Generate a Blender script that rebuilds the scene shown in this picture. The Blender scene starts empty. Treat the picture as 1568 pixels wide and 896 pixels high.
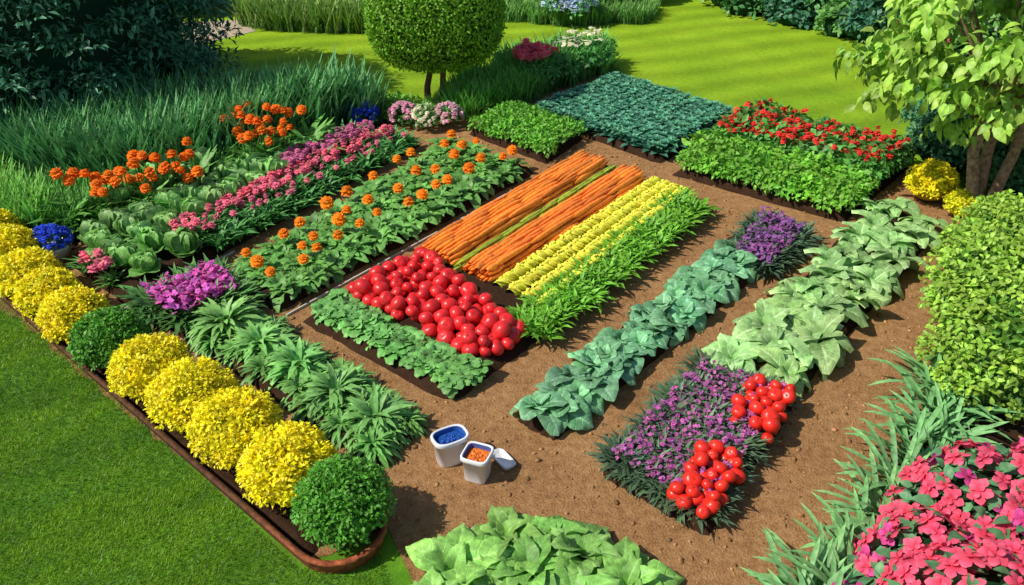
import bpy, math
import numpy as np
from mathutils import Vector
rng=np.random.default_rng(7)
U=lambda a,b,n=None: rng.uniform(a,b,n)
sc=bpy.context.scene
A=np.array
# ---------------------------------------------------------------- materials
def newmat(name):
    m=bpy.data.materials.new(name); m.use_nodes=True; nt=m.node_tree
    return m,nt,nt.nodes,nt.links,nt.nodes['Principled BSDF']
def colmat(name,rough=.5,trans=.25,nscale=30,namt=.35,spec=.4,coat=0,bump=0,gain=1,veins=False):
    m,nt,N,Lk,b=newmat(name)
    a=N.new('ShaderNodeAttribute'); a.attribute_name='Col'
    tc=N.new('ShaderNodeTexCoord'); nz=N.new('ShaderNodeTexNoise'); nz.inputs['Scale'].default_value=nscale; nz.inputs['Detail'].default_value=3
    Lk.new(tc.outputs['Object'],nz.inputs['Vector'])
    mr=N.new('ShaderNodeMapRange'); mr.inputs[1].default_value=.3; mr.inputs[2].default_value=.7
    mr.inputs[3].default_value=(1-namt)*gain; mr.inputs[4].default_value=(1+namt)*gain
    Lk.new(nz.outputs['Fac'],mr.inputs[0])
    sc_=mr.outputs[0]
    if veins: # side veins: the leaf coordinate is stored in the attribute's alpha
        def mth(op,x,y=None):
            q=N.new('ShaderNodeMath'); q.operation=op; Lk.new(x,q.inputs[0])
            if y is not None: q.inputs[1].default_value=y
            return q.outputs[0]
        f=mth('ABSOLUTE',mth('SUBTRACT',mth('FRACT',mth('MULTIPLY',a.outputs['Alpha'],8.0)),.5))
        vr=N.new('ShaderNodeMapRange'); vr.interpolation_type='SMOOTHSTEP'; vr.inputs[1].default_value=.02; vr.inputs[2].default_value=.11; vr.inputs[3].default_value=1; vr.inputs[4].default_value=0
        Lk.new(f,vr.inputs[0])
        g2=mth('ADD',mth('MULTIPLY',vr.outputs[0],.24),1.0)
        q=N.new('ShaderNodeMath'); q.operation='MULTIPLY'; Lk.new(sc_,q.inputs[0]); Lk.new(g2,q.inputs[1]); sc_=q.outputs[0]
        bp=N.new('ShaderNodeBump'); bp.invert=True; bp.inputs['Strength'].default_value=.45; bp.inputs['Distance'].default_value=.005
        Lk.new(vr.outputs[0],bp.inputs['Height']); Lk.new(bp.outputs[0],b.inputs['Normal'])
    mx=N.new('ShaderNodeVectorMath'); mx.operation='SCALE'
    Lk.new(a.outputs['Color'],mx.inputs[0]); Lk.new(sc_,mx.inputs['Scale'])
    Lk.new(mx.outputs[0],b.inputs['Base Color'])
    b.inputs['Roughness'].default_value=rough; b.inputs['Specular IOR Level'].default_value=spec
    b.inputs['Coat Weight'].default_value=coat
    if bump:
        bp=N.new('ShaderNodeBump'); bp.inputs['Strength'].default_value=bump; bp.inputs['Distance'].default_value=.01
        Lk.new(nz.outputs['Fac'],bp.inputs['Height']); Lk.new(bp.outputs[0],b.inputs['Normal'])
    if trans:
        t=N.new('ShaderNodeBsdfTranslucent'); ms=N.new('ShaderNodeMixShader'); ms.inputs[0].default_value=trans
        Lk.new(mx.outputs[0],t.inputs['Color']); Lk.new(b.outputs[0],ms.inputs[1]); Lk.new(t.outputs[0],ms.inputs[2])
        Lk.new(ms.outputs[0],N['Material Output'].inputs['Surface'])
    return m
FOL=colmat('foliage',.45,.28,25,.28,.35,gain=1.38,veins=True)
PET=colmat('petal',.6,.3,40,.2,.15,gain=1.1)
FRU=colmat('fruit_skin',.34,0,18,.14,.45,.08)
ROOT=colmat('vegetable_skin',.5,0,35,.25,.35,0,.3,gain=1.05)
WOOD=colmat('bark',.85,0,22,.5,.2,0,.9)
PLA=colmat('painted_container',.35,0,9,.06,.5)
CLOD=colmat('dirt_clod',.95,0,60,.4,.05)
MATS=[FOL,PET,FRU,ROOT,WOOD,PLA,CLOD]
F_,P_,T_,R_,W_,PL_,CL_=range(7)

def rampmat(name,stops,scales,rough=.95,bump=.6,dist=.02,extra=None):
    m,nt,N,Lk,b=newmat(name)
    tc=N.new('ShaderNodeTexCoord'); fac=None
    for i,(s,w) in enumerate(scales):
        nz=N.new('ShaderNodeTexNoise'); nz.inputs['Scale'].default_value=s; nz.inputs['Detail'].default_value=6; nz.inputs['Roughness'].default_value=.65
        Lk.new(tc.outputs['Object'],nz.inputs['Vector'])
        ml=N.new('ShaderNodeMath'); ml.operation='MULTIPLY'; ml.inputs[1].default_value=w; Lk.new(nz.outputs['Fac'],ml.inputs[0])
        if fac is None: fac=ml.outputs[0]
        else:
            ad=N.new('ShaderNodeMath'); ad.operation='ADD'; Lk.new(fac,ad.inputs[0]); Lk.new(ml.outputs[0],ad.inputs[1]); fac=ad.outputs[0]
    cr=N.new('ShaderNodeValToRGB'); e=cr.color_ramp.elements
    e[0].position,e[0].color=stops[0][0],(*stops[0][1],1); e[1].position,e[1].color=stops[-1][0],(*stops[-1][1],1)
    for p,c in stops[1:-1]:
        x=e.new(p); x.color=(*c,1)
    Lk.new(fac,cr.inputs[0])
    out=cr.outputs[0]
    if extra: out=extra(N,Lk,tc,out)
    Lk.new(out,b.inputs['Base Color']); b.inputs['Roughness'].default_value=rough; b.inputs['Specular IOR Level'].default_value=.1
    bp=N.new('ShaderNodeBump'); bp.inputs['Strength'].default_value=bump; bp.inputs['Distance'].default_value=dist
    Lk.new(fac,bp.inputs['Height']); Lk.new(bp.outputs[0],b.inputs['Normal'])
    return m
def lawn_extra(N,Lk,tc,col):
    # mowing stripes, and yellower turf farther out, its sunlit brightness painted into the colour
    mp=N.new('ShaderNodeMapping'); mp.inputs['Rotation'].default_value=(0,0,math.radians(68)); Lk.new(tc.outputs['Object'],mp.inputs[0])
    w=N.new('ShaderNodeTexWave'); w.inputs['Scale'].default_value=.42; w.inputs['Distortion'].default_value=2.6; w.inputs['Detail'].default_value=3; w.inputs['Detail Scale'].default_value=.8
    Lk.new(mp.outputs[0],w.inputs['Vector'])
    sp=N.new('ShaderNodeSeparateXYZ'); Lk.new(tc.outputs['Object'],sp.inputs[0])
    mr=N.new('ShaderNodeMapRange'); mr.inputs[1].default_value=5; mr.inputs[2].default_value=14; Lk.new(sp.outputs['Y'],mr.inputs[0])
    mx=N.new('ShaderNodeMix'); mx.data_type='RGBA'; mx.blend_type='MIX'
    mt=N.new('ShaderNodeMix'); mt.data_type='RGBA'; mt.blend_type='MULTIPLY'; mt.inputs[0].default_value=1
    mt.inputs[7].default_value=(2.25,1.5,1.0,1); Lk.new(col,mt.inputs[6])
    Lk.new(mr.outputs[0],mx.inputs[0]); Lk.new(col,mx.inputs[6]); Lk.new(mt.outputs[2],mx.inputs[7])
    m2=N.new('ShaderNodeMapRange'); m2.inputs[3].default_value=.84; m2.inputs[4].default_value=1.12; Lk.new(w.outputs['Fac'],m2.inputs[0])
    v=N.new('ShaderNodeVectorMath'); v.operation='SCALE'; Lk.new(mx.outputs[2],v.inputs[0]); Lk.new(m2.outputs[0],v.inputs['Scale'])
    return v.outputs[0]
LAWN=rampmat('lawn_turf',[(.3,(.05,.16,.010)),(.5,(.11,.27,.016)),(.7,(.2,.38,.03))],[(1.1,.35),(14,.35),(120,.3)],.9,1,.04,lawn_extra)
SOIL=rampmat('path_soil',[(.34,(.12,.055,.02)),(.5,(.36,.19,.08)),(.66,(.55,.33,.16))],[(1.3,.25),(14,.33),(75,.42)],.95,1,.04)
DARK=rampmat('bed_soil',[(.3,(.015,.008,.005)),(.55,(.05,.025,.014)),(.75,(.11,.06,.03))],[(4,.3),(25,.35),(90,.35)],.95,1,.03)
PAVE=rampmat('pavement_stone',[(.3,(.35,.28,.2)),(.7,(.5,.42,.32))],[(3,.5),(40,.5)],.9,.3,.01)

# ---------------------------------------------------------------- mesh helpers
def rot(yaw,pitch,roll):
    yaw,pitch,roll=np.broadcast_arrays(np.atleast_1d(yaw).astype(float),pitch,roll)
    cz,sz,cx,sx,cy,sy=np.cos(yaw),np.sin(yaw),np.cos(pitch),np.sin(pitch),np.cos(roll),np.sin(roll)
    o=np.ones_like(cz); z=np.zeros_like(cz)
    S=lambda *a: np.stack(a,-1).reshape(-1,3,3)
    return S(cz,-sz,z,sz,cz,z,z,z,o)@S(o,z,z,z,cx,-sx,z,sx,cx)@S(cy,z,sy,z,o,z,-sy,z,cy)
def c4(C,n):
    C=A(C,float)
    if C.ndim==1: C=np.broadcast_to(C,(n,len(C)))
    if C.shape[1]==3: C=np.c_[C,np.zeros(len(C))]
    return C
class B:
    def __init__(s,name): s.name=name; s.V=[];s.F=[];s.C=[];s.M=[];s.n=0
    def add(s,V,F,C,mi=0):
        V=A(V,float);F=A(F,int);C=c4(C,len(V))
        s.V.append(V);s.F.append(F+s.n);s.C.append(C);s.M.append(np.full(len(F),mi));s.n+=len(V); return s
    def inst(s,T,P,R,S,tint=(1,1,1)):
        P=np.atleast_2d(P);n=len(P)
        if n==0: return s
        S=np.broadcast_to(A(S,float),(n,)) if np.ndim(S)<2 else S
        RS=R*(S[:,None,None] if S.ndim==1 else S[:,None,:])
        RS=np.broadcast_to(RS,(n,3,3)); tint=np.c_[np.broadcast_to(A(tint,float),(n,3)),np.ones(n)]
        for V,F,C,mi in T:
            V2=np.einsum('nij,vj->nvi',RS,V)+P[:,None,:]
            F2=F[None]+(np.arange(n)*len(V))[:,None,None]
            C2=c4(C,len(V))[None]*tint[:,None,:]
            s.add(V2.reshape(-1,3),F2.reshape(-1,4),C2.reshape(-1,4),mi)
        return s
    def tmpl(s):
        V=np.concatenate(s.V);F=np.concatenate(s.F);C=np.concatenate(s.C);M=np.concatenate(s.M)
        out=[]
        for mi in np.unique(M):
            f=F[M==mi]; u,inv=np.unique(f,return_inverse=True)
            out.append((V[u],inv.reshape(f.shape),C[u],int(mi)))
        return out
    def build(s,smooth=True):
        V=np.concatenate(s.V);F=np.concatenate(s.F);C=np.concatenate(s.C);M=np.concatenate(s.M)
        org=V.mean(0)*A([1,1,0]); V=V-org
        me=bpy.data.meshes.new(s.name)
        me.vertices.add(len(V));me.vertices.foreach_set('co',V.ravel().astype(np.float32))
        me.loops.add(F.size);me.loops.foreach_set('vertex_index',F.ravel().astype(np.int32))
        me.polygons.add(len(F));me.polygons.foreach_set('loop_start',(np.arange(len(F))*4).astype(np.int32))
        u,inv=np.unique(M,return_inverse=True)
        for k in u: me.materials.append(MATS[k])
        me.polygons.foreach_set('material_index',inv.astype(np.int32).ravel())
        me.polygons.foreach_set('use_smooth',np.full(len(F),smooth))
        me.update(calc_edges=True)
        a=me.color_attributes.new('Col','FLOAT_COLOR','POINT')
        a.data.foreach_set('color',np.clip(C,0,1).ravel().astype(np.float32))
        o=bpy.data.objects.new(s.name,me);bpy.context.collection.objects.link(o);o.location=org
        return o
def grid(a,b,wrap=False):
    i,j=np.meshgrid(np.arange(a-1),np.arange(b if wrap else b-1),indexing='ij'); j2=(j+1)%b
    return np.stack([i*b+j,i*b+j2,(i+1)*b+j2,(i+1)*b+j],-1).reshape(-1,4)
def leaf(W=.4,n=4,m=4,bend=.8,fold=.25,wav=0.,fr=3,peak=.45,col=(.1,.3,.1),rib=None,tip=None,sharp=1.,w0=.06,L=1.,ph=0,end=.04):
    t=np.linspace(0,1,n+1); th=-bend*t
    dy=np.cos(th);dz=np.sin(th); y=np.concatenate([[0],np.cumsum((dy[1:]+dy[:-1])/2)])/n*L; z=np.concatenate([[0],np.cumsum((dz[1:]+dz[:-1])/2)])/n*L
    tt=t**(math.log(.5)/math.log(peak)); w=W*(w0+(1-w0)*np.sin(np.pi*np.clip(tt,0,.9999))**sharp); w[-1]=W*end
    u=np.linspace(-1,1,m+1)
    if m==6: u=A([-1,-.55,-.13,0,.13,.55,1])
    X=u[None]*w[:,None]/2*L
    Z=z[:,None]+fold*np.abs(X)+wav*L*np.sin(fr*2*np.pi*t[:,None]+ph+u[None]*1.7)*np.abs(u[None])*(w[:,None]/W)
    Y=np.repeat(y[:,None],m+1,1)
    if end>.1: Y=Y-(np.abs(u)[None]**2)*(t[:,None]**6)*.09*L
    col=A(col); c=np.repeat(np.repeat(col[None,None],n+1,0),m+1,1)
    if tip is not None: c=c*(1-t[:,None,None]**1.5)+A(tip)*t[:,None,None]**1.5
    if rib is not None:
        k=(np.abs(u)<.1)[None,:,None]*(1-.6*t[:,None,None]); c=c*(1-k)+A(rib)*k
    al=np.clip(t[:,None]-.28*np.abs(u)[None]+.3,0,1.3)/1.35 if m>=4 else np.zeros((n+1,m+1))
    c=np.concatenate([c,np.broadcast_to(al[...,None],(n+1,m+1,1))],-1)
    return np.stack([X,Y,Z],-1).reshape(-1,3),grid(n+1,m+1),c.reshape(-1,4)
def rosette(nl,r=1.,p0=80,p1=15,s0=.55,s1=1.,mi=F_,var=.18,start=0,jit=.25,**k):
    b=B('t')
    for i in range(nl):
        f=i/max(nl-1,1); kk=dict(k); kk['ph']=U(0,6)
        if 'bend' in kk: kk['bend']=kk['bend']*U(.7,1.3)
        V,F,C=leaf(**kk); s=(s0+(s1-s0)*f)*r*U(.85,1.12)
        b.inst([(V,F,C,mi)],A([[0,0,start*(1-f)]]),rot(i*2.4+U(-jit,jit),math.radians(p0+(p1-p0)*f+U(-8,8)),U(-.25,.25)),s,[1+U(-var,var)]*3)
    return b.tmpl()
def sphere(r=(1,1,1),nu=14,nv=9,col=(.02,.06,.02),fn=None):
    a=np.linspace(.02,math.pi-.02,nv);p=np.arange(nu)*2*math.pi/nu
    a,p=np.meshgrid(a,p,indexing='ij'); D=np.stack([np.sin(a)*np.cos(p),np.sin(a)*np.sin(p),np.cos(a)],-1).reshape(-1,3)
    if fn is not None: D=D*fn(D)[:,None]
    return D*A(r),grid(nv,nu,True)[:,::-1],np.broadcast_to(A(col,float),D.shape)
def tube(pts,rad,n=8,col=(.1,.06,.03)):
    pts=A(pts,float);rad=np.broadcast_to(A(rad,float),(len(pts),))
    tg=np.gradient(pts,axis=0); tg/=np.linalg.norm(tg,axis=1)[:,None]+1e-9
    ref=np.where(np.abs(tg[:,2:3])>.9,A([[1.,0,0]]),A([[0,0,1.]])); a=np.cross(tg,ref);a/=np.linalg.norm(a,axis=1)[:,None];b=np.cross(tg,a)
    p=np.arange(n)*2*math.pi/n
    V=pts[:,None]+rad[:,None,None]*(np.cos(p)[None,:,None]*a[:,None]+np.sin(p)[None,:,None]*b[:,None])
    return V.reshape(-1,3),grid(len(pts),n,True),np.broadcast_to(A(col,float),(len(pts)*n,3))
def inpoly(P,poly):
    x,y=P[:,0],P[:,1];c=np.zeros(len(P),bool);n=len(poly)
    for i in range(n):
        x1,y1=poly[i];x2,y2=poly[(i+1)%n]
        if y1==y2: continue
        c^=((y1>y)!=(y2>y))&(x<(x2-x1)*(y-y1)/(y2-y1)+x1)
    return c
def scat(poly,n,dmin=0):
    poly=A(poly,float);lo,hi=poly.min(0),poly.max(0)
    out=np.zeros((0,2))
    while len(out)<n*(30 if dmin else 1):
        q=rng.uniform(lo,hi,(max(n*3,200),2));out=np.r_[out,q[inpoly(q,poly)]]
    if dmin:
        k=[]
        for p in out:
            if all((p[0]-q[0])**2+(p[1]-q[1])**2>dmin*dmin for q in k): k.append(p)
            if len(k)>=n: break
        return A(k)
    return out[:n]
def qp(Q,s,t):
    Q=A(Q,float);s=np.asarray(s)[...,None];t=np.asarray(t)[...,None]
    return (Q[0]*(1-s)+Q[1]*s)*(1-t)+(Q[3]*(1-s)+Q[2]*s)*t
def qgrid(Q,ns,nt,j=.25,inset=0.):
    s,t=np.meshgrid((np.arange(ns)+.5)/ns,(np.arange(nt)+.5)/nt,indexing='ij');s=s.ravel();t=t.ravel()
    s=s+U(-j,j,len(s))/ns;t=t+U(-j,j,len(t))/nt
    return qp(Q,inset+s*(1-2*inset),inset+t*(1-2*inset))
def sub(Q,s0,s1,t0,t1): return [tuple(qp(Q,a,b)) for a,b in ((s0,t0),(s1,t0),(s1,t1),(s0,t1))]
def z3(P,z): return np.c_[P,np.broadcast_to(z,(len(P),))]
def tints(n,v=.2,hue=.08):
    return (1+U(-v,v,(n,1)))*(1+U(-hue,hue,(n,3)))
def unit(v): return v/(np.linalg.norm(v,axis=-1,keepdims=True)+1e-9)
def cloud(b,T,cen,rad,npc,size,tint=(1,1,1),droop=.2,out=.7,v=.22,fill=.25,zmin=.03,up=.4):
    cen=np.atleast_2d(cen);K=len(cen);rad=np.broadcast_to(A(rad,float),(K,3))
    d=unit(rng.normal(size=(K,npc,3))); d[...,2]=np.where(d[...,2]<-.3,-d[...,2],d[...,2])
    rho=1-fill*rng.random((K,npc,1))**1.5
    P=(cen[:,None]+d*rad[:,None]*rho).reshape(-1,3);D=d.reshape(-1,3)
    ct=np.repeat(tints(K,v*.7,.05),npc,0)
    k=P[:,2]>zmin;P=P[k];D=D[k];ct=ct[k];n=len(P)
    y=unit(D*out+A([0,0,-droop])+rng.normal(size=(n,3))*.5)
    z=D+A([0,0,up])+rng.normal(size=(n,3))*.35;z=unit(z-(z*y).sum(1,keepdims=True)*y);x=np.cross(y,z)
    b.inst(T,P,np.stack([x,y,z],-1),size*U(.7,1.25,n),A(tint)*tints(n,v,.06)*ct)
def bedsoil(name,Q,h=.085,grow=.06,mat=None):
    Q=A(Q,float);c=Q.mean(0)
    Q=A([q+unit(q-c)*grow for q in Q]); ns,nt=18,60
    s,t=np.meshgrid(np.linspace(0,1,ns),np.linspace(0,1,nt),indexing='ij');P=qp(Q,s.ravel(),t.ravel())
    e=np.minimum.reduce([s,1-s,t,1-t]).ravel();z=np.where(e<=0,-.01,h+rng.normal(size=len(P))*.01)
    P=P+rng.normal(size=P.shape)*.008
    me=bpy.data.meshes.new(name);me.from_pydata(z3(P,z).tolist(),[],grid(ns,nt).tolist());me.materials.append(mat or DARK)
    me.polygons.foreach_set('use_smooth',[True]*len(me.polygons))
    o=bpy.data.objects.new(name,me);bpy.context.collection.objects.link(o);return o
def sheet(name,poly,z,mat,rag=0):
    P=[]
    poly=A(poly,float)
    for i in range(len(poly)):
        a,b_=poly[i],poly[(i+1)%len(poly)];n=max(1,int(np.linalg.norm(b_-a)/.12)) if rag else 1
        for k in range(n):
            p=a+(b_-a)*k/n
            P.append((float(p[0]+U(-rag,rag)),float(p[1]+U(-rag,rag)),z))
    me=bpy.data.meshes.new(name);me.from_pydata(P,[],[list(range(len(P)))]);me.materials.append(mat)
    o=bpy.data.objects.new(name,me);bpy.context.collection.objects.link(o);return o

# ---------------------------------------------------------------- templates
def LT(**k): V,F,C=leaf(**k); return [(V,F,C,F_)]
WHITE=(1,1,1)
smallleaf=LT(W=.6,n=2,m=2,bend=.7,fold=.35,col=WHITE,rib=(.85,.9,.85))
tiny=LT(W=.7,n=2,m=1,bend=.7,fold=0,col=WHITE)
ovate=LT(W=.6,n=3,m=2,bend=.9,fold=.3,col=WHITE,rib=(1.2,1.15,1.2))
turf=LT(W=.16,n=1,m=1,bend=.3,fold=0,col=(.6,.7,.6),sharp=.3,w0=.8)
def flower(rings,W=.5,bend=.9,col=WHITE,cen=None,mi=P_,wav=.0,core=None,base=None,**kw):
    b=B('f')
    for k,(n,s,p) in enumerate(rings):
        for i in range(n):
            V,F,C=leaf(W=W,n=3,m=2,bend=bend,fold=-.15,wav=wav,peak=.65,col=A(base if base is not None else col)*U(.85,1.1),tip=A(col)*1.05,w0=.2,sharp=.6,ph=U(0,6),**kw)
            b.inst([(V,F,C,mi)],A([[0,0,.05*k]]),rot(i*2*math.pi/n+k*.4+U(-.12,.12),math.radians(p+U(-8,8)),0),s)
    if cen is not None:
        V,F,C=sphere((.13,.13,.1),8,5,cen);b.add(V+A([0,0,.07]),F,C,mi)
    if core: V,F,C=sphere((core,core,core*.75),9,6,A(col)*.85);b.add(V+A([0,0,.12]),F,C,mi)
    return b.tmpl()
mari=flower([(12,.95,-5),(11,.9,25),(8,.75,50),(6,.62,72)],W=.6,bend=1.0,wav=.05,core=.6)
pom=flower([(9,1,-10),(8,.9,30),(6,.6,62)],W=.6,bend=.7,wav=.08,core=.45)
five=flower([(5,1,18)],W=.85,bend=.8,cen=(1,.8,.6))
azal=flower([(5,1,14),(3,.62,50)],W=.72,bend=.8,cen=(.9,.45,.4),wav=.07,base=(.7,.42,.5),end=.35)
floret=flower([(4,1,15)],W=.8,bend=.3)
def tomf(D):
    a=np.arccos(np.clip(D[:,2],-1,1)); ph=np.arctan2(D[:,1],D[:,0])
    return 1-.2*np.exp(-(a/.34)**2)+.022*np.cos(5*ph)*np.sin(a)
def tomato(cal):
    b=B('t');V,F,C=sphere((1,1,.88),18,12,WHITE,tomf);b.add(V,F,C,T_)
    if cal:
        for i in range(5):
            V,F,C=leaf(W=.22,n=2,m=2,bend=.5,fold=.2,col=(.1,1,.8));b.inst([(V,F,C,F_)],A([[0,0,.7]]),rot(i*1.256,.3,0),.32)
        V,F,C=tube([(0,0,.66),(.02,0,.76),(.06,0,.84)],[.05,.045,.05],5,(.1,.8,.6));b.add(V,F,C,F_)
    return b.tmpl()
tom=[tomato(1),tomato(0),tomato(0)]
def tuft(cnt,r,T,size,**k):
    b=B('t');cloud(b,T,A([[0,0,0]]),A([[r,r,r*.9]]),cnt,size,zmin=-.02,fill=.45,**k);return b.tmpl()
box=[tuft(120,1.,smallleaf,.42) for _ in range(3)]
def gtuft(cnt,p0=45,sp=.12,**k):
    b=B('t')
    V,F,C=leaf(**k);b.inst([(V,F,C,F_)],z3(rng.normal(size=(cnt,2))*sp,0),rot(U(0,6.3,cnt),np.radians(U(p0,89,cnt)),0),U(.6,1.1,cnt),tints(cnt,.25,.08));return b.tmpl()
grasst=[gtuft(24,66,.13,W=.055,n=3,m=2,bend=.5,fold=.4,col=(.6,.68,.62),tip=(1.4,1.35,1.15),sharp=.5,w0=.5,peak=.3) for _ in range(3)]
herb=[gtuft(34,45,W=.16,n=3,m=2,bend=1.2,fold=.4,col=(.8,.85,.8),tip=(1.2,1.1,1),peak=.4) for _ in range(3)]
def place(b,Ts,P,size,tint,v=.15,tilt=.12,hue=.06):
    idx=rng.integers(0,len(Ts),len(P)); size=np.broadcast_to(size,(len(P),))
    for i,T in enumerate(Ts):
        k=idx==i;n=int(k.sum())
        if n: b.inst(T,P[k],rot(U(0,6.3,n),U(-tilt,tilt,n),U(-tilt,tilt,n)),size[k]*U(.85,1.15,n),A(tint)*tints(n,v,hue))
def heads(b,T,P,size,tint,v=.15,tilt=.5): place(b,[T],P,size,tint,v,tilt)

# ---------------------------------------------------------------- ground
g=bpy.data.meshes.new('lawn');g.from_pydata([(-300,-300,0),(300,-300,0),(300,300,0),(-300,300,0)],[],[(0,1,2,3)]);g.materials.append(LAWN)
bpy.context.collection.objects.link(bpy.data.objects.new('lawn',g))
soilpoly=[(-7.84,9.51),(-6.02,7.54),(-1.24,3.43),(-.78,3.67),(-.55,3.23),(-.4,2.2),(8,1.5),(8,6.2),(6.4,7.6),(5.2,8.1),(4.95,8.6),(4.85,9.3),(3.25,10.95),(2.95,11.1),(1.62,12.85),(1.5,13.4),(.3,12.5),(-.74,12.0),(-1.72,11.8),(-3.6,11.0),(-6.2,9.8)]
sheet('soil_path',soilpoly,.004,SOIL,.03)
sheet('mulch_bed',[(2.25,3.75),(2.75,4.4),(3.0,4.75),(3.6,5.2),(5,5.2),(6,2.6),(1.5,2.4),(1.75,3.1)],.009,DARK,.05)
sheet('stone_pavement',[(-4.75,15.75),(-5.2,16.6),(-9.5,15.9),(-9.5,14.3),(-5.6,14.75)],.006,PAVE,.01)
b=B('soil_clods')
Ts=[]
for _ in range(3):
    q=rng.normal(size=3);V,F,C=sphere((1,.8,.6),6,4,WHITE,lambda D:1+.25*np.sin(D@A([3,5,2])*2+q[0]));Ts.append([(V,F,C,CL_)])
P=scat(soilpoly,11000);place(b,Ts,z3(P,.006),.005+.018*rng.random(len(P))**3,(.35,.19,.085),.4,.5)
P=scat(soilpoly,600);place(b,Ts,z3(P,.006),U(.012,.03,len(P)),(.25,.13,.055),.3,.5)
b.build()
b=B('lawn_grass')
np_=[(-5.2,7.0),(-1.25,3.36),(-.8,3.5),(-.45,2.6),(-3.2,2.6),(-5.3,6.3)]
P=scat(np_,120000);n=len(P)
x,y=P[:,0],P[:,1]
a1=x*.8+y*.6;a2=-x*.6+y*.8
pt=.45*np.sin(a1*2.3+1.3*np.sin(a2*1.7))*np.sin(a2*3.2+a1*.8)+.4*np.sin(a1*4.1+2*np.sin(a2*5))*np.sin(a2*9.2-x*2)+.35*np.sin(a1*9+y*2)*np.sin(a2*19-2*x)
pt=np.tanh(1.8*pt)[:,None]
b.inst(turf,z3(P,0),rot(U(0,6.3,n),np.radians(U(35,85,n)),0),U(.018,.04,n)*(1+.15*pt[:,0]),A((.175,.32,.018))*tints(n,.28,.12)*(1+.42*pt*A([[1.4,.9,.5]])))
E=A([(4.95,8.6),(4.9,9.3),(3.3,11.0),(3.0,11.2),(1.65,12.95),(1.5,13.5)])
for i in range(len(E)-1):
    n=1500;t=U(0,1,n);P=E[i]+(E[i+1]-E[i])*t[:,None]+A([.06,.06])+rng.normal(size=(n,2))*.06
    b.inst(turf,z3(P,0),rot(U(0,6.3,n),np.radians(U(35,85,n)),0),U(.03,.06,n),A((.24,.36,.02))*tints(n,.25,.1))
b.build()

# ---------------------------------------------------------------- bed quads
Q1=[(-4.23,7.08),(-3.4,6.29),(-1.2,10.04),(-2.21,10.11)]
Q2=[(-2.59,6.69),(-2.04,6.19),(.24,9.16),(-.79,10.11)]
Q3=[(-1.78,6.03),(-.43,4.93),(2.16,8.16),(.91,9.51)]
Q4=[(.07,4.74),(.33,4.52),(2.89,7.46),(2.67,8.08)]
Q5=[(1.58,5.23),(2.16,5.01),(4.33,7.6),(3.95,8.32)]
Q6=[(.64,4.17),(1.22,3.65),(2.11,4.91),(1.49,5.26)]
Q7=[(-.96,4.25),(-.68,4.64),(-2.74,6.59),(-3.2,6.15)]
Q9=[(-.51,10.45),(.41,9.51),(.86,10.27),(.01,11.18)]
Q10=[(.31,11.13),(1.8,9.51),(3.01,10.92),(1.56,12.57)]
Q11=[(1.93,9.16),(3.5,7.93),(4.71,9.31),(3.22,10.77)]
for q in (Q1,Q2,Q3,Q4,Q5,Q6,Q7,Q9,Q10,Q11): bedsoil('planting_bed',q)
TG=[(-6.4,8.2),(-4.75,7.55),(-4.35,7.3),(-3.75,8.0),(-3.1,8.95),(-2.3,10.2),(-1.65,10.9),(-2.4,11.25),(-3.8,10.7),(-6.6,9.6)]
sheet('flower_border_soil',TG,.008,DARK,.05)

# --- bed 1: cabbages and pinks
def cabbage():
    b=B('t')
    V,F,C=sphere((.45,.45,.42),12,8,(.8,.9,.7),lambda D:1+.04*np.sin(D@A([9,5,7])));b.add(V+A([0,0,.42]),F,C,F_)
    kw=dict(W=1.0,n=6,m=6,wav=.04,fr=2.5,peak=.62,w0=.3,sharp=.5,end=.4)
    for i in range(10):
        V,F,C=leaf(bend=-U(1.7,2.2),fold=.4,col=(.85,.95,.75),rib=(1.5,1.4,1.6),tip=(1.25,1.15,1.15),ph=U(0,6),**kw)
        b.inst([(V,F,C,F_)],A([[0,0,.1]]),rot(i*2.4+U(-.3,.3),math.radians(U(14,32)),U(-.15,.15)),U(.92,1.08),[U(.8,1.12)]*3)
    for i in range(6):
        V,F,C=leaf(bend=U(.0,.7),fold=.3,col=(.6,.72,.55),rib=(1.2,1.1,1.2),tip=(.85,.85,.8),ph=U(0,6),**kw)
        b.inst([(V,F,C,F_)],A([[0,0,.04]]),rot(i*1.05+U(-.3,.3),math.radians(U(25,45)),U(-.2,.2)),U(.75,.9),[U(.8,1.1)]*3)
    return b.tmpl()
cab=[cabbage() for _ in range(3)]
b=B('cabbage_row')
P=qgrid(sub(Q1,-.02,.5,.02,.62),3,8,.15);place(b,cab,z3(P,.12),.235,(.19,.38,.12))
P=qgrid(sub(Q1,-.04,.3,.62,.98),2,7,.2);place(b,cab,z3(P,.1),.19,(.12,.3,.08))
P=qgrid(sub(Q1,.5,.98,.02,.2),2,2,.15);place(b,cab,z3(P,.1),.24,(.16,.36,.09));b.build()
def pinkbed(name,Q,ns,nt,nf,h,fc,gc,fs=.055,T=pom):
    b=B(name);P=qgrid(Q,ns,nt,.4);place(b,herb,z3(P,.04),h,gc)
    P=scat(Q,nf);heads(b,T,z3(P,h*U(.8,1.05,nf)),fs,fc,.25);return b.build()
pinkbed('pink_dianthus_bed',sub(Q1,.52,1,.24,.99),6,24,60,.26,(.8,.2,.3),(.08,.25,.07),.045)
pinkbed('pink_dianthus_bed',sub(Q1,.5,.78,.2,.99),2,10,150,.3,(.82,.19,.27),(.08,.25,.07),.05)
pinkbed('pink_dianthus_bed',sub(Q1,.22,.52,.62,1.0),3,14,150,.32,(.62,.17,.33),(.08,.24,.07),.042)
pinkbed('pink_dianthus_bed',sub(Q1,.3,.7,-.03,.02),2,1,14,.26,(.82,.2,.3),(.11,.3,.07),.055)
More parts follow.
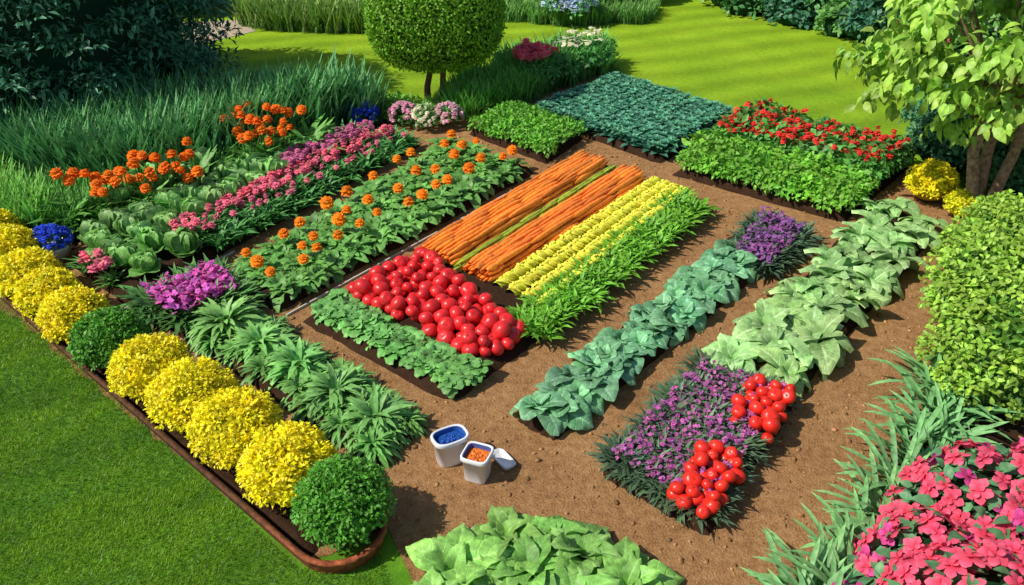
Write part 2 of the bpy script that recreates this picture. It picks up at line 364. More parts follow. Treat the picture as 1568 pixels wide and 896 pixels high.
# --- bed 2: lettuce with marigolds
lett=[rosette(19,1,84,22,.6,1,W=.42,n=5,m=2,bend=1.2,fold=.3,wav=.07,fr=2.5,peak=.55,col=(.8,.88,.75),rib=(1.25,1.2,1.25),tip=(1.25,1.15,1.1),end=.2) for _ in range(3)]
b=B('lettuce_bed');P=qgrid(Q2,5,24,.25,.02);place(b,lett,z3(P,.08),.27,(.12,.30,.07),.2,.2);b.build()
b=B('marigold_flowers')
for s,n in ((.16,10),(.5,12),(.82,14)):
    t=(np.arange(n)+.5)/n+U(-.03,.03,n);P=z3(qp(Q2,s+U(-.09,.09,n),t),U(.28,.35,n));heads(b,mari,P,.076*U(.85,1.15,n),(.95,.27,.012),.1,.3)
b.build()
# --- bed 3
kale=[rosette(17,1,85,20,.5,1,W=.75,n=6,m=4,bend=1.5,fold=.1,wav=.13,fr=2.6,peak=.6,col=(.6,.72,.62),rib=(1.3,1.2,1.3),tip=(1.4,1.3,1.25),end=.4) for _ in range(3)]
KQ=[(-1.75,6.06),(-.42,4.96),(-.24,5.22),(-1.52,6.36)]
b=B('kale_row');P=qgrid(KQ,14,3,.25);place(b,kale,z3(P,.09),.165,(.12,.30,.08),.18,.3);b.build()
TQ=[(-1.48,6.34),(-.88,7.07),(.10,5.66),(-.20,5.32)]
def tomatoes(name,Q,r,n,n2,col=(.66,.02,.022)):
    b=B(name);c=A(Q).mean(0)
    P=scat(Q,n,r*1.5);place(b,tom,z3(P,.07+r*.8),r*U(.75,1.12,len(P)),col,.15,.9,.02)
    P=scat([tuple(c+(A(q)-c)*.9) for q in Q],n2,r*1.65);place(b,tom,z3(P,.07+r*1.9),r*U(.75,1.12,len(P)),col,.15,.9,.02)
    return b.build()
tomatoes('tomato_pile',TQ,.068,150,95)
def rods(b,Q,lanes,ln,r,col,layers=2,n=7,mi=R_,jit=.008):
    Q=A(Q,float);L=np.linalg.norm((Q[3]+Q[2]-Q[0]-Q[1])/2)
    for ly in range(layers):
        for i in range(lanes-ly):
            t=-U(0,.2)
            while t<1-.25*ln/L:
                l=ln*U(.75,1.15);s=(i+.5+ly*.5)/lanes;t1=min(t+l/L,1.01+U(-.015,.015));t0=max(t,U(-.015,.01))
                a=qp(Q,s+U(-jit,jit),t0);c=qp(Q,s+U(-jit,jit),t1);k=np.linspace(0,1,7)[:,None]
                p=a+(c-a)*k;rr=r*U(.85,1.12);z=.08+r+ly*r*1.4+U(-.003,.005)+.004*np.sin(k*3+U(0,6))
                rad=rr*A([.45,.95,1,.95,.85,.65,.2])
                if U(0,1)<.3: rad=rad[::-1]
                V,F,C=tube(np.c_[p+rng.normal(size=p.shape)*.0025,z],rad,n,A(col)*U(.72,1.15)*(1+U(-.08,.08,3)));b.add(V,F,C,mi)
                t=t1-U(.05,.15)*l/L
C1=[(-.93,7.12),(-.55,6.81),(1.14,9.15),(.80,9.47)];CG=[(-.55,6.81),(-.46,6.74),(1.25,9.05),(1.14,9.15)]
C2=[(-.46,6.74),(-.2,6.5),(1.57,8.78),(1.25,9.05)];CY=[(-.2,6.5),(.29,6.03),(1.94,8.42),(1.57,8.78)]
b=B('carrot_pile');rods(b,C1,10,.75,.029,(.92,.27,.03),3);rods(b,C2,8,.75,.029,(.92,.25,.03),3);b.build()
b=B('green_bean_pile');rods(b,CG,4,.4,.018,(.36,.5,.05),3);b.build()
b=B('yellow_bean_pile')
V,F,C=tube([(0,0,0),(0,.25,.02),(0,.6,.03),(0,1,0)],[.06,.16,.14,.04],5,WHITE);TY=[(V,F,C,R_)]
dY=unit(A(CY[3])-A(CY[0]));yw=math.atan2(-dY[0],dY[1])
for i in range(4):
    for sd in (-1,1):
        n=190;t=(np.arange(n)+U(0,.8,n))/n;P=z3(qp(CY,np.full(n,(i+.5)/4)+U(-.014,.014,n),t),.155+U(-.01,.01,n))
        b.inst(TY,P,rot(yw-sd*(.7+U(-.25,.25,n)),-.42+U(-.12,.12,n),0),U(.085,.12,n),A((.78,.74,.07))*tints(n,.2,.08))
    V,F,C=tube(z3(qp(CY,np.full(20,(i+.5)/4),np.linspace(0,1,20)),.08),.062,8,(.5,.52,.04));b.add(V,F,C,R_)
b.build()
LQ=[(-.0,5.85),(.24,5.60),(2.06,7.98),(1.83,8.36)]
rom=[rosette(20,1,89,45,.7,1,W=.15,n=4,m=2,bend=1.0,fold=.4,wav=.04,peak=.55,col=(.6,.7,.65),rib=(1.,1.,1.),tip=(1.35,1.25,1.15),jit=.6) for _ in range(3)]
b=B('leaf_lettuce_row');P=qgrid(LQ,4,36,.35);place(b,rom,z3(P,.06),.23,(.13,.33,.03),.2,.2);b.build()
# --- bed 4: collards + purple
bok=[rosette(13,1,86,30,.5,1,W=.78,n=7,m=6,bend=1.5,fold=.45,wav=.05,fr=1.5,peak=.62,col=(.6,.78,.64),rib=(2.6,2.0,2.7),tip=(1.2,1.2,1.2),sharp=.6,end=.35,var=.22) for _ in range(5)]
b=B('collard_row');n=15;t=(np.arange(n)+.3)/n*.8
P=np.r_[qp(Q4,.33+U(-.08,.08,n),t),qp(Q4,.7+U(-.08,.08,n),t+.025)];place(b,bok,z3(P,.08),.27,(.16,.34,.18),.18,.3);b.build()
PQ=[(2.12,6.95),(2.4,6.72),(2.92,7.45),(2.6,7.85)]
def purple(name,Q,n,nf,h,fc,gc,fs):
    b=B(name);P=scat(Q,n);place(b,herb,z3(P,.03),h*U(.8,1.1,len(P)),gc,.25)
    P=scat(Q,nf);place(b,[floret,five],z3(P,h*U(.7,1.05,nf)),fs,fc,.35,.7,.15);return b.build()
purple('purple_flower_patch',PQ,120,520,.24,(.3,.10,.33),(.07,.13,.08),.022)
# --- bed 5: large leafy greens
big=[rosette(14,1,88,36,.55,1.05,W=.5,n=8,m=6,bend=1.9,fold=.5,wav=.06,fr=1.6,peak=.6,col=(.62,.75,.6),rib=(2.2,1.7,2.5),tip=(1.25,1.15,1.2),sharp=.65,end=.32,var=.25) for _ in range(5)]
b=B('chard_row');P=qgrid(Q5,2,14,.3);place(b,big,z3(P,.09),.38,(.26,.44,.16),.2,.3);b.build()
# --- bed 6
purple('purple_statice_patch',sub(Q6,0,.93,.02,.98),430,1150,.2,(.46,.12,.36),(.085,.15,.09),.018)
tomatoes('tomato_pile',[(1.0,3.80),(1.22,3.64),(1.56,4.14),(1.29,4.29)],.052,40,24,(.72,.025,.012)).location.z=.04
tomatoes('tomato_pile',[(1.52,4.54),(1.76,4.34),(2.07,4.83),(1.8,5.02)],.052,40,24,(.72,.025,.012)).location.z=.04
# --- bed 7
spk=[rosette(90,1,88,12,.7,1,W=.17,n=5,m=2,bend=1.5,fold=.35,wav=.04,fr=2.5,peak=.52,col=(.65,.75,.68),rib=(1.15,1.15,1.1),tip=(1.4,1.25,1.15),jit=.9) for _ in range(3)]
b=B('leafy_herb_row')
for f in (.075,.235,.395,.56,.72): place(b,spk,z3(qp(Q7,U(.45,.6,1),A([f])),.08),.40,(.17,.37,.11),.08)
P=qgrid(sub(Q7,.05,.98,.0,.8),3,14,.3);place(b,spk,z3(P,.06),.22,(.13,.3,.08),.15);b.build()
purple('purple_flower_patch',sub(Q7,0,1,.82,1.0),110,420,.3,(.62,.12,.45),(.08,.2,.06),.032)
# --- upper beds
def carpet(name,Q,ns,nt,size,h,tint,v=.15):
    b=B(name);P=qgrid(Q,ns,nt,.25);place(b,box,z3(P,h),size,tint,v);return b
carpet('boxwood_block',Q9,9,9,.13,.14,(.13,.34,.035)).build()
teal=[rosette(16,1,85,25,.6,1,W=.45,n=3,m=2,bend=.8,fold=.3,peak=.55,col=(.7,.8,.8),tip=(1.4,1.3,1.3)) for _ in range(3)]
b=B('blue_cabbage_field');P=qgrid(Q10,16,18,.22);place(b,teal,z3(P,.08),.18,(.05,.17,.11),.2);P=qgrid(Q10,16,18,.25);place(b,teal,z3(P,.17),.12,(.075,.24,.145),.2);b.build()
Q11a=[(1.93,9.16),(3.5,7.93),(3.98,8.5),(2.45,9.8)];Q11b=[(2.5,9.9),(4.05,8.6),(4.71,9.31),(3.22,10.77)]
b=carpet('boxwood_hedge',Q11a,13,6,.14,.15,(.14,.36,.035))
P=qgrid(Q11a,6,3,.15);place(b,box,z3(P,.19),.2,(.165,.38,.04));b.build()
b=carpet('red_flower_bush_bed',Q11b,12,8,.16,.18,(.09,.25,.05))
P=qgrid(Q11b,5,3,.15);place(b,box,z3(P,.2),.24,(.09,.25,.05))
P=scat(Q11b,230);heads(b,pom,z3(P,U(.33,.44,len(P))),.045,(.8,.06,.045),.2);b.build()
# ---------------------------------------------------------------- bushes by the lawn edge
def clumps(c,r,k):
    d=unit(rng.normal(size=(k*3,3)));d=d[d[:,2]>-.35][:k];return A(c)+d*A(r)
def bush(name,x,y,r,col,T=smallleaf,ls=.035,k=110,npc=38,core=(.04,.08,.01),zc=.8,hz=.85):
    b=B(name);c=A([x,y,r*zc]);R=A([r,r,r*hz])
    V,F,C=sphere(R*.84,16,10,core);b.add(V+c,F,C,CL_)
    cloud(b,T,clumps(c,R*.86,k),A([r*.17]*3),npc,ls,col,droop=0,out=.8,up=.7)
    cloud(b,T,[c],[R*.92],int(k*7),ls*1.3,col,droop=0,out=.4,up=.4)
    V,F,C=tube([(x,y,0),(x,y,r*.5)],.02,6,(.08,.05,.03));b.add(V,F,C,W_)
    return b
YEL=(.70,.61,.010);GRN=(.085,.26,.025)
BL=[(-5.05,7.2,.28,YEL),(-4.72,6.88,.27,YEL),(-4.32,6.44,.27,YEL),(-3.97,6.10,.265,YEL),(-3.60,5.76,.27,YEL),(-3.16,5.39,.285,GRN),(-2.68,5.0,.295,YEL),(-2.26,4.66,.305,YEL),(-1.86,4.33,.305,YEL),(-1.43,3.97,.30,YEL),(-1.02,3.66,.30,GRN)]
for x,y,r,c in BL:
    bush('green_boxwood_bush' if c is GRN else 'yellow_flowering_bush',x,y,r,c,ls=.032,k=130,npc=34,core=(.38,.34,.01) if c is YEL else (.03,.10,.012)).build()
# edging trough
b=B('terracotta_edging');e0=A([-5.6,7.27]);e1=A([-1.24,3.40]);d=unit(e1-e0);nrm=A([-d[1],d[0]])*1.0
pts=[e0+(e1-e0)*t for t in np.linspace(0,1,30)]
if nrm[1]<0: nrm=-nrm
cc=e1+nrm*.27
for a in np.linspace(0,math.pi,14)[1:]: pts.append(cc-nrm*.27*math.cos(a)+d*.27*math.sin(a))
pts+= [cc+nrm*.27-d*t for t in (.15,.3)]
pts=A(pts);tg=unit(np.gradient(pts,axis=0));nn=np.c_[tg[:,1],-tg[:,0]]
prof=[(.0,-.01),(.015,.08),(.03,.09),(.03,.11),(-.005,.11),(-.005,.03)]
V=np.stack([np.c_[pts+nn*o,np.full(len(pts),z)] for o,z in prof],1).reshape(-1,3)
k=np.clip((np.arange(len(pts))-26)/6,0,1)[:,None];C=np.repeat(A([[.09,.04,.02]])*(1-k)+A([[.33,.09,.035]])*k,len(prof),0)
b.add(V,grid(len(pts),len(prof)),C,W_);b.build()
bedsoil('planting_bed',[e1+nrm*.03,cc+nrm*.25,e0+nrm*.5,e0+nrm*.03],.06,.0)

# ---------------------------------------------------------------- tall border left
b=B('tall_iris_grass')
back=[(-6.6,9.2),(-5.2,8.7),(-4.3,8.75),(-3.5,9.35),(-2.7,10.3),(-1.85,10.95),(-2.4,11.3),(-3.8,10.8),(-6.6,9.8)]
P=scat(back,1000);place(b,grasst,z3(P,0),.74*U(.8,1.15,len(P)),(.09,.25,.10),.25,.1)
front=[(-5.0,7.75),(-4.5,7.45),(-3.95,8.1),(-3.35,8.95),(-2.5,10.2),(-2.7,10.4),(-3.5,9.45),(-4.2,8.8),(-5.4,8.5)]
P=scat(front,520);place(b,grasst,z3(P,0),.34*U(.8,1.15,len(P)),(.11,.30,.07),.25,.15)
P=scat([(-6.4,8.3),(-5.2,7.6),(-4.75,7.5),(-5.0,8.0),(-6.4,8.9)],200);place(b,grasst,z3(P,0),.5,(.16,.36,.08),.2,.15);b.build()
b=B('cabbage_row');P=scat([(-4.3,8.0),(-3.95,7.9),(-3.3,8.8),(-3.5,9.1),(-4.1,8.6)],9,.25);place(b,cab,z3(P,.22),.2,(.15,.35,.10));b.build()
b=B('orange_marigold_border')
oA=[(-4.6,7.7),(-4.05,7.6),(-3.3,8.2),(-3.5,8.6),(-4.2,8.1)];oB=[(-3.5,9.6),(-2.95,8.95),(-2.35,9.4),(-2.6,9.95),(-3.2,9.9)]
for q,n in ((oA,34),(oB,30)):
    P=scat(q,n,.09);h=U(.40,.66,len(P));heads(b,mari,z3(P,h),.075,(.92,.2,.012),.12,.4)
    for p,hh in zip(P,h):
        V,F,C=tube([(p[0],p[1],0),(p[0]+.01,p[1],hh)],.006,5,(.05,.15,.03));b.add(V,F,C,F_)
    place(b,herb,z3(P,0),h*.85,(.11,.3,.06))
b.build()
def revolve(b,prof,c,col,n=24,mi=PL_,sx=1,sy=1,p=2.,yaw=0):
    a=np.arange(n)*2*math.pi/n;ca,sa=np.cos(a),np.sin(a)
    q=(np.abs(ca)**p+np.abs(sa)**p)**(-1/p);x,y=ca*q*sx,sa*q*sy;cy,sy_=math.cos(yaw),math.sin(yaw);x,y=x*cy-y*sy_,x*sy_+y*cy
    V=np.stack([np.c_[c[0]+x*r,c[1]+y*r,np.full(n,c[2]+z)] for r,z in prof]).reshape(-1,3)
    b.add(V,grid(len(prof),n,True),col,mi)
def bluepot(x,y,r):
    b=B('blue_flower_pot');revolve(b,[(.01,.01),(.62*r,.01),(.95*r,.15),(1.0*r,.19),(.93*r,.19),(.88*r,.15),(.01,.15)],(x,y,0),(.6,.58,.6))
    cloud(b,smallleaf,clumps((x,y,.18),(r*.8,r*.8,.08),20),A([.05]*3),16,.04,(.04,.14,.05))
    P=unit(rng.normal(size=(110,3)));P[:,2]=abs(P[:,2]);heads(b,pom,A([x,y,.2])+P*A([r,r,.15]),.034,(.04,.1,.65),.3,.6);b.build()
bluepot(-4.45,7.1,.2)
b=B('blue_flower_clump');c=A([-1.98,10.75,.16]);cloud(b,smallleaf,clumps(c,(.18,.18,.15),20),A([.06]*3),20,.05,(.04,.14,.06))
P=unit(rng.normal(size=(130,3)));P[:,2]=abs(P[:,2]);heads(b,pom,c+P*A([.2,.2,.22]),.038,(.04,.1,.65),.3,.6);b.build()
for x,y,c1 in ((-1.45,10.75,(.85,.45,.6)),(-1.15,10.66,(.8,.75,.55)),(-.86,10.72,(.85,.5,.6))):
    b=B('pink_hydrangea_bush');c=A([x,y,.14]);cloud(b,smallleaf,clumps(c,(.15,.15,.13),24),A([.06]*3),20,.05,(.10,.28,.06))
    P=unit(rng.normal(size=(75,3)));P[:,2]=abs(P[:,2]);heads(b,pom,c+P*A([.2,.2,.2]),.036,c1,.2,.6);b.build()

# ---------------------------------------------------------------- behind: ornamental grass, flowers
b=B('ornamental_grass_border')
GB=[(-.85,11.1),(-.6,11.0),(.2,11.65),(.5,12.3),(.0,12.6),(-.6,12.4),(-.8,11.9)]
P=scat(GB,430);place(b,grasst,z3(P,0),.42,(.12,.33,.06),.2,.12)
P=scat([(-1.6,11.1),(-.8,11.0),(-.7,11.5),(-1.5,11.5)],90);place(b,grasst,z3(P,0),.2,(.14,.34,.05),.2,.12);b.build()
b=B('low_hedge');P=scat([(-2.0,11.2),(-1.75,11.0),(-1.35,11.1),(-1.4,11.4),(-2.0,11.6)],24);place(b,box,z3(P,.1),.15,(.14,.34,.04))
b.build()
b=B('mixed_shrub_border');SB=[(.15,12.3),(.4,12.05),(1.45,13.1),(1.5,13.7),(.9,13.6),(-.2,12.9)]
P=scat(SB,60);place(b,box,z3(P,.25),.22,(.08,.25,.06),.3);P=scat(SB,200);place(b,grasst,z3(P,.0),.55,(.10,.29,.07),.2)
P=scat([(.0,12.2),(.45,12.1),(.7,12.6),(.2,12.8)],55,.05);heads(b,pom,z3(P,U(.5,.62,len(P))),.07,(.85,.16,.2),.2)
P=scat([(.6,12.5),(1.4,13.2),(1.4,13.6),(.9,13.4)],60,.05);heads(b,five,z3(P,U(.5,.64,len(P))),.045,(.75,.72,.5),.2);b.build()
# topiary tree
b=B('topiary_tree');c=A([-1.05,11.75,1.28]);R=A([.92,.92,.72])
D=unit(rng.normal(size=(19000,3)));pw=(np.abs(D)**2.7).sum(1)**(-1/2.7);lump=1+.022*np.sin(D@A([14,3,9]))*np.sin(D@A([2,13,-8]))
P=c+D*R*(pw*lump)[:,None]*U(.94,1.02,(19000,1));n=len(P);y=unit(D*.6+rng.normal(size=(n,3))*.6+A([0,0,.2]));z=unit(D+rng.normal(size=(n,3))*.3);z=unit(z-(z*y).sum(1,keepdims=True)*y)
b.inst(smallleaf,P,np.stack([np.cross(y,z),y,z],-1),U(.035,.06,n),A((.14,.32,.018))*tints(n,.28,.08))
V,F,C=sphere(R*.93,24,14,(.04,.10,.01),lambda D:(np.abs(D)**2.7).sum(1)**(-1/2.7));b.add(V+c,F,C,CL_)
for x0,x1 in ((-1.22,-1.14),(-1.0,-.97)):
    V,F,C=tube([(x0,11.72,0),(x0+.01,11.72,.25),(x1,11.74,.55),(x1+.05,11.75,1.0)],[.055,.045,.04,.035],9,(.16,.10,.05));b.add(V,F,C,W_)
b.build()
# big dark conifer
b=B('conifer_tree');cx,cy=-6.6,11.6;TH=3.7
k=640;zz=TH*rng.random(k)**1.05;aa=U(0,2*math.pi,k);rr=2.35*np.sqrt(np.clip(1-(zz/(TH+.35))**2.6,0,1))*U(.84,1.05,k)
cen=np.c_[cx+rr*np.cos(aa),cy+rr*np.sin(aa),zz+.12]
q_=40;cen=np.r_[cen,np.c_[cx+rng.normal(size=(q_,2))*.5+A([0,0]),TH+U(-.1,.35,q_)]] if False else np.r_[cen,np.c_[cx+rng.normal(size=q_)*.6,cy+rng.normal(size=q_)*.6,TH+U(-.15,.35,q_)]]
needle=LT(W=.36,n=2,m=2,bend=.6,fold=.4,col=(.6,.65,.65),tip=(1.6,1.5,1.4))
cloud(b,needle,cen,A([[.34,.34,.15]]),70,.115,(.05,.165,.095),droop=.25,out=.9,v=.38,fill=.5,up=.9)
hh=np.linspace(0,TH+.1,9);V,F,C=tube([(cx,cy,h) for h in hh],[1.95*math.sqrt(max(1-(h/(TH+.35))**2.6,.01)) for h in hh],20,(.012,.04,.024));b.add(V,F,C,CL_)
V,F,C=tube([(cx,cy,0),(cx,cy,2),(cx,cy,TH)],[.2,.14,.05],8,(.08,.05,.03));b.add(V,F,C,W_);b.build()
# right broadleaf tree
b=B('broadleaf_tree');tc=A([4.72,8.12,1.8])
cl=clumps(tc,(1.0,.95,1.15),96);cl=np.r_[cl,tc+rng.normal(size=(30,3))*A([.45,.4,.6])]
bl=LT(W=.55,n=4,m=2,bend=.9,fold=.3,col=(.85,.9,.85),rib=(1.15,1.1,1.15),tip=(1.15,1.08,1),end=.1)
cloud(b,bl,cl,A([[.26,.26,.24]]),42,.15,(.24,.41,.06),droop=.8,out=.6,v=.3,fill=.7,zmin=.62,up=.7)
for bx,by,tx,ty in ((4.86,8.08,4.78,8.1),(5.0,8.2,4.98,8.2),(5.1,8.1,5.2,8.1)):
    V,F,C=tube([(bx,by,-.02),(bx+.01,by,.25),(tx-.02,ty,.7),(tx,ty,1.3),(tx+.05,ty,2.4)],[.085,.062,.055,.05,.02],10,(.3,.2,.12));b.add(V,F,C,W_)
for p in cl[::4]:
    V,F,C=tube([(4.95,8.15,.95),((4.95+p[0])/2,(8.15+p[1])/2,(1.1+p[2])/2),tuple(p)],[.03,.018,.008],6,(.25,.17,.1));b.add(V,F,C,W_)
b.build()
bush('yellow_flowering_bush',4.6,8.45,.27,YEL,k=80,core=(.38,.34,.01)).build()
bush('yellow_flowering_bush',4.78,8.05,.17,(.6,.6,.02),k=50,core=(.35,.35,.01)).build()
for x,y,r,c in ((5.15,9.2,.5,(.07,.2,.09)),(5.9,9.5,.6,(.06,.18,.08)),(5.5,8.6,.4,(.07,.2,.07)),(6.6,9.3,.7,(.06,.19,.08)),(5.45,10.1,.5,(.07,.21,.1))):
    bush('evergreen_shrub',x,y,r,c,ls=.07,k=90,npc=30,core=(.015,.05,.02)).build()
# large shrub right
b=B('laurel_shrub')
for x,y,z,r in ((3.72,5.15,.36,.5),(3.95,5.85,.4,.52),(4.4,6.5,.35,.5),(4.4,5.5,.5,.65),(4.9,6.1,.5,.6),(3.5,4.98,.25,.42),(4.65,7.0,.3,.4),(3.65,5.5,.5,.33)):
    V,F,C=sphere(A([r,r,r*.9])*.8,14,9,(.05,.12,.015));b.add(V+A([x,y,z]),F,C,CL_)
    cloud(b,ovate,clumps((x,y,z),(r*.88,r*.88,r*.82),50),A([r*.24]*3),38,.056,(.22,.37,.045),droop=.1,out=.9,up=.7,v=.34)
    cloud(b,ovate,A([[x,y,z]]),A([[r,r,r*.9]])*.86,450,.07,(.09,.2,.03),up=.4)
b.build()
# strap-leaf plant
b=B('strap_leaf_plants')
st=[rosette(22,1,89,54,.7,1,W=.07,n=8,m=2,bend=1.15,fold=.45,peak=.35,sharp=.5,w0=.5,col=(.55,.64,.64),rib=(1.15,1.15,1.1),tip=(1.45,1.35,1.1),jit=.5) for _ in range(3)]
ln=A([(1.56,2.95),(1.73,3.12),(1.91,3.3),(2.1,3.5),(2.28,3.7),(2.48,3.95),(2.68,4.2),(2.88,4.45),(3.03,4.7),(3.16,4.95),(1.64,2.8)]);P=np.r_[ln,ln+A([.1,-.1])]
place(b,st,z3(P,0),.56,(.14,.31,.13),.18,.14);b.build()
# azalea bush
b=B('pink_azalea_bush')
AC=[(2.35,3.05,.2,.42),(2.75,3.4,.25,.48),(2.95,3.0,.3,.5),(2.35,2.6,.3,.5),(3.3,3.55,.2,.45),(2.05,2.95,.1,.3)]
for x,y,z,r in AC:
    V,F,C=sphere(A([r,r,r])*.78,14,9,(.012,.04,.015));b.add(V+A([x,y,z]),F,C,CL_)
    cloud(b,ovate,A([[x,y,z]]),A([[r,r,r]])*1.0,260,.11,(.08,.22,.09),up=.6)
    D=unit(rng.normal(size=(700,3)));D=D[D[:,2]>-.05];Q=[]
    for dd in D:
        if all(np.linalg.norm(dd-q)*r>.085 for q in Q): Q.append(dd)
    Q=A(Q);n=len(Q);y_=unit(np.cross(Q,rng.normal(size=(n,3))));zz=unit(Q+rng.normal(size=(n,3))*.4+A([0,-.1,.3]));y_=unit(y_-(y_*zz).sum(1,keepdims=True)*zz)
    mg=(rng.random((n,1))<(.6 if x<2.2 else .1))
    b.inst(azal,A([x,y,z])+Q*(r*U(1.0,1.12,(n,1))),np.stack([np.cross(y_,zz),y_,zz],-1),U(.065,.088,n),np.where(mg,A([[.72,.1,.36]]),A([[.95,.14,.24]]))*tints(n,.22,.06))
b.build()
b=B('blue_green_hosta');hos=[rosette(12,1,70,15,.6,1,W=.6,n=5,m=6,bend=1.,fold=.2,wav=.03,peak=.5,col=(.8,.9,.9),rib=(1.3,1.2,1.2)) for _ in range(2)]
place(b,hos,A([[1.92,3.12,.02],[2.0,2.85,.02],[2.55,3.95,.02],[3.2,4.15,.02],[3.55,4.05,.02],[3.75,4.3,.02],[1.75,2.7,.02]]),.24,(.07,.24,.16));b.build()
# foreground collards
b=B('leafy_collard_bed')
fc=[rosette(19,1,87,24,.5,1,W=.5,n=9,m=6,bend=1.4,fold=.5,wav=.075,fr=1.8,peak=.58,col=(.58,.72,.5),rib=(1.7,1.5,1.8),tip=(1.2,1.15,1.1),w0=.1,sharp=.7,end=.22,var=.24) for _ in range(5)]
P=A([(-.34,3.30),(-.04,3.55),(.1,3.28),(.40,3.42),(.66,3.2),(-.12,3.1),(.34,3.05),(.76,2.92),(-.42,3.0),(.0,2.8),(.48,2.7),(.88,2.66),(-.25,2.7),(.2,2.5),(.22,3.55)])
sz=A([.42,.48,.46,.44,.42,.46,.46,.44,.42,.46,.46,.45,.46,.46,.34])
place(b,fc,z3(P,.02),sz,(.2,.40,.10),.14,.25);b.build()
# ---------------------------------------------------------------- buckets
def bucket(x,y,yaw,sx,sy,h,inner,fill,p):
    b=B('white_plastic_bucket');w=(.76,.78,.82)
    revolve(b,[(.02,.003),(.78,.003),(.82,.015),(.95,h*.84),(1.04,h*.85),(1.07,h*.88),(1.06,h*.98),(1.03,h),(.93,h),(.9,h*.97)],(x,y,0),w,32,PL_,sx,sy,p,yaw)
    revolve(b,[(.9,h*.97),(.88,h*.8)],(x,y,0),inner,32,PL_,sx,sy,p,yaw)
    revolve(b,[(.88,h*.8),(.6,h*.83),(.3,h*.78),(.02,h*.82)],(x,y,0),fill,32,CL_,sx,sy,p,yaw)
    P=A([x,y])+rng.normal(size=(40,2))*A([sx,sy])*.3;place(b,Ts,z3(P,h*.81),U(.006,.016,40),A(fill)*1.2+.01,.4,.5)
    b.build()
bucket(-.42,4.30,.5,.12,.085,.23,(.03,.12,.4),(.015,.07,.3),3.2)
bucket(-.23,4.14,-.35,.09,.09,.22,(.05,.12,.4),(.65,.16,.03),6)
b=B('white_seed_tray');revolve(b,[(.02,.01),(.9,.01),(1,.04),(1.05,.045),(.95,.045),(.9,.02),(.02,.02)],(-.06,4.27,0),(.7,.7,.72),28,PL_,.05,.1,5,.6);b.build()
for (a,c) in (((-3.42,6.2),(-2.75,7.26)),((-1.97,6.1),(.03,8.72))):
    a=A(a);c=A(c);d=unit(c-a);nn=A([d[1],-d[0]]);b=B('bed_edging_strip')
    V=[];
    for p in (a,c):
        for o,z in ((0,-.005),(0,.025),(.013,.025),(.013,-.005)): V.append((*(p+nn*o),z))
    b.add(V,[(0,1,5,4),(1,2,6,5),(2,3,7,6),(0,3,2,1),(4,5,6,7)],(.6,.56,.5),PL_);b.build(smooth=False)
# ---------------------------------------------------------------- far planting
b=B('far_grass_border');P=scat([(-5.1,16.2),(-4.4,15.7),(-2.6,15.6),(-2.0,16.2),(-2.2,17.8),(-5.2,18.2)],600);place(b,grasst,z3(P,0),.6,(.17,.28,.07),.25,.1)
P=scat([(-.3,16.5),(.9,16.05),(2.7,16.35),(2.8,17.4),(1,17.9),(-.3,17.9)],500);place(b,grasst,z3(P,0),.38,(.14,.3,.08),.25,.1);b.build()
b=B('hydrangea_bush');c=A([1.1,16.3,.36]);cloud(b,smallleaf,clumps(c,(.45,.4,.3),30),A([.12]*3),24,.09,(.08,.25,.06))
P=unit(rng.normal(size=(120,3)));P[:,2]=abs(P[:,2]);heads(b,pom,c+P*A([.5,.42,.38]),.08,(.55,.65,.8),.2,.6);b.build()
for x,y,r in ((.6,17.6,.6),(1.9,17.3,.55),(-.2,18,.6),(2.6,18.2,.6),(1.4,18.4,.7)):
    bush('green_shrub',x,y,r,(.09,.24,.06),T=tiny,ls=.09,k=60,npc=26,core=(.02,.06,.015)).build()
b=B('shrub_border')
BP=[(4.0,18.4),(5.15,16.4),(6.5,14.5),(7.4,13.0),(8.3,12.4),(12,17),(9,22),(4.5,22)]
P=scat(BP,95,.55);
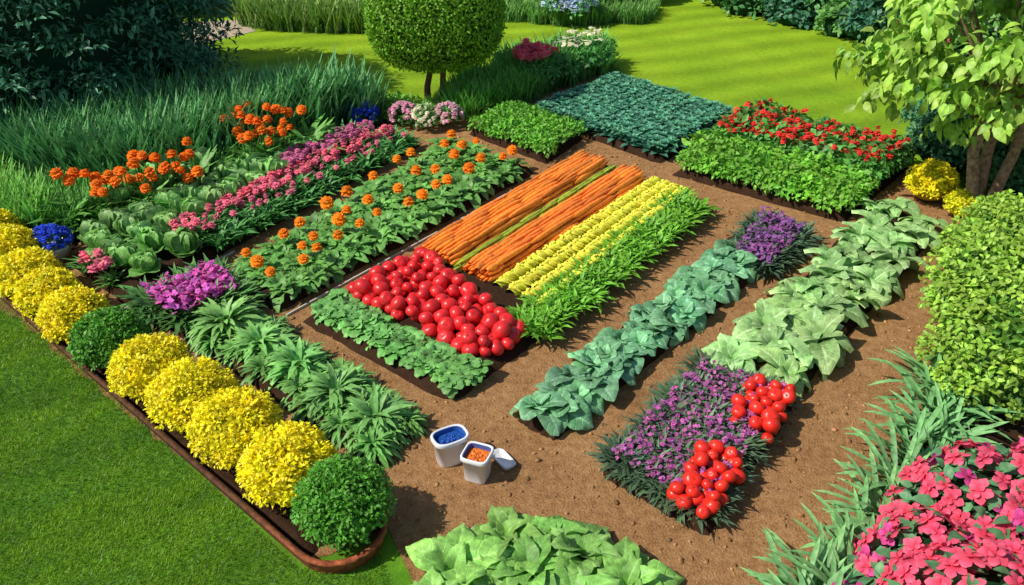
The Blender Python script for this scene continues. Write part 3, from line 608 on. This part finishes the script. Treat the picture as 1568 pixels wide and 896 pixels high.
for i,p in enumerate(P):
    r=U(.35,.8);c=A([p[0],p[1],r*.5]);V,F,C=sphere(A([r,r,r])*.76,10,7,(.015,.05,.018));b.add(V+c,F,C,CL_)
    cloud(b,tiny,clumps(c,(r*.82,)*3,44),A([r*.3]*3),24,.12,A([(.07,.21,.06),(.11,.27,.06),(.05,.16,.09),(.14,.27,.07)][i%4]),up=.6,fill=.6)
    if i%3==0:
        D=unit(rng.normal(size=(30,3)));D[:,2]=abs(D[:,2]);heads(b,pom,c+D*r*1.04,.07,[(.75,.1,.2),(.7,.55,.55),(.7,.05,.05)][(i//3)%3],.2,.6)
b.build()
b=B('distant_hedge')
for x in np.arange(-22,24,1.1):
    y=24+U(-1,1)-(3 if x<-5 else 0);r=U(1.0,1.6);c=A([x,y,r*.7]);V,F,C=sphere(A([r,r,r])*.85,10,7,(.02,.06,.02));b.add(V+c,F,C,CL_)
    cloud(b,tiny,clumps(c,(r*.85,)*3,34),A([r*.24]*3),20,.2,(.07,.2,.05),up=.6)
b.build()
for x,y,r in ((-6.6,17.5,.9),(-8.0,17.8,1.1),(-5.6,18.6,.7)):
    bush('evergreen_shrub',x,y,r,(.05,.15,.07),T=tiny,ls=.12,k=110,npc=30,core=(.012,.035,.015)).build()

# ---------------------------------------------------------------- light, world, camera
td=A([.87,.27,-.98])
s=bpy.data.lights.new('sun','SUN');s.energy=4.8;s.angle=math.radians(.5);s.color=(1,.94,.82)
so=bpy.data.objects.new('sun',s);so.rotation_euler=Vector(td).to_track_quat('-Z','Y').to_euler();so.location=(-10,3,12);bpy.context.collection.objects.link(so)
w=bpy.data.worlds.new("World");sc.world=w;w.use_nodes=True;nt=w.node_tree
sk=nt.nodes.new('ShaderNodeTexSky');sk.sky_type='NISHITA';sk.sun_disc=False
sk.sun_elevation=math.atan2(-td[2],math.hypot(td[0],td[1]));sk.sun_rotation=math.atan2(-td[0],-td[1])%(2*math.pi)
nt.links.new(sk.outputs[0],nt.nodes['Background'].inputs[0]);nt.nodes['Background'].inputs[1].default_value=.11
c=bpy.data.cameras.new('Camera');c.lens=1280/1568*36;c.sensor_width=36;c.clip_end=1000
co=bpy.data.objects.new('Camera',c);co.location=(0,0,4);co.rotation_euler=(math.radians(90-31.6),0,0)
bpy.context.collection.objects.link(co);sc.camera=co
sc.view_settings.view_transform='Standard';sc.view_settings.look='None';sc.view_settings.exposure=0
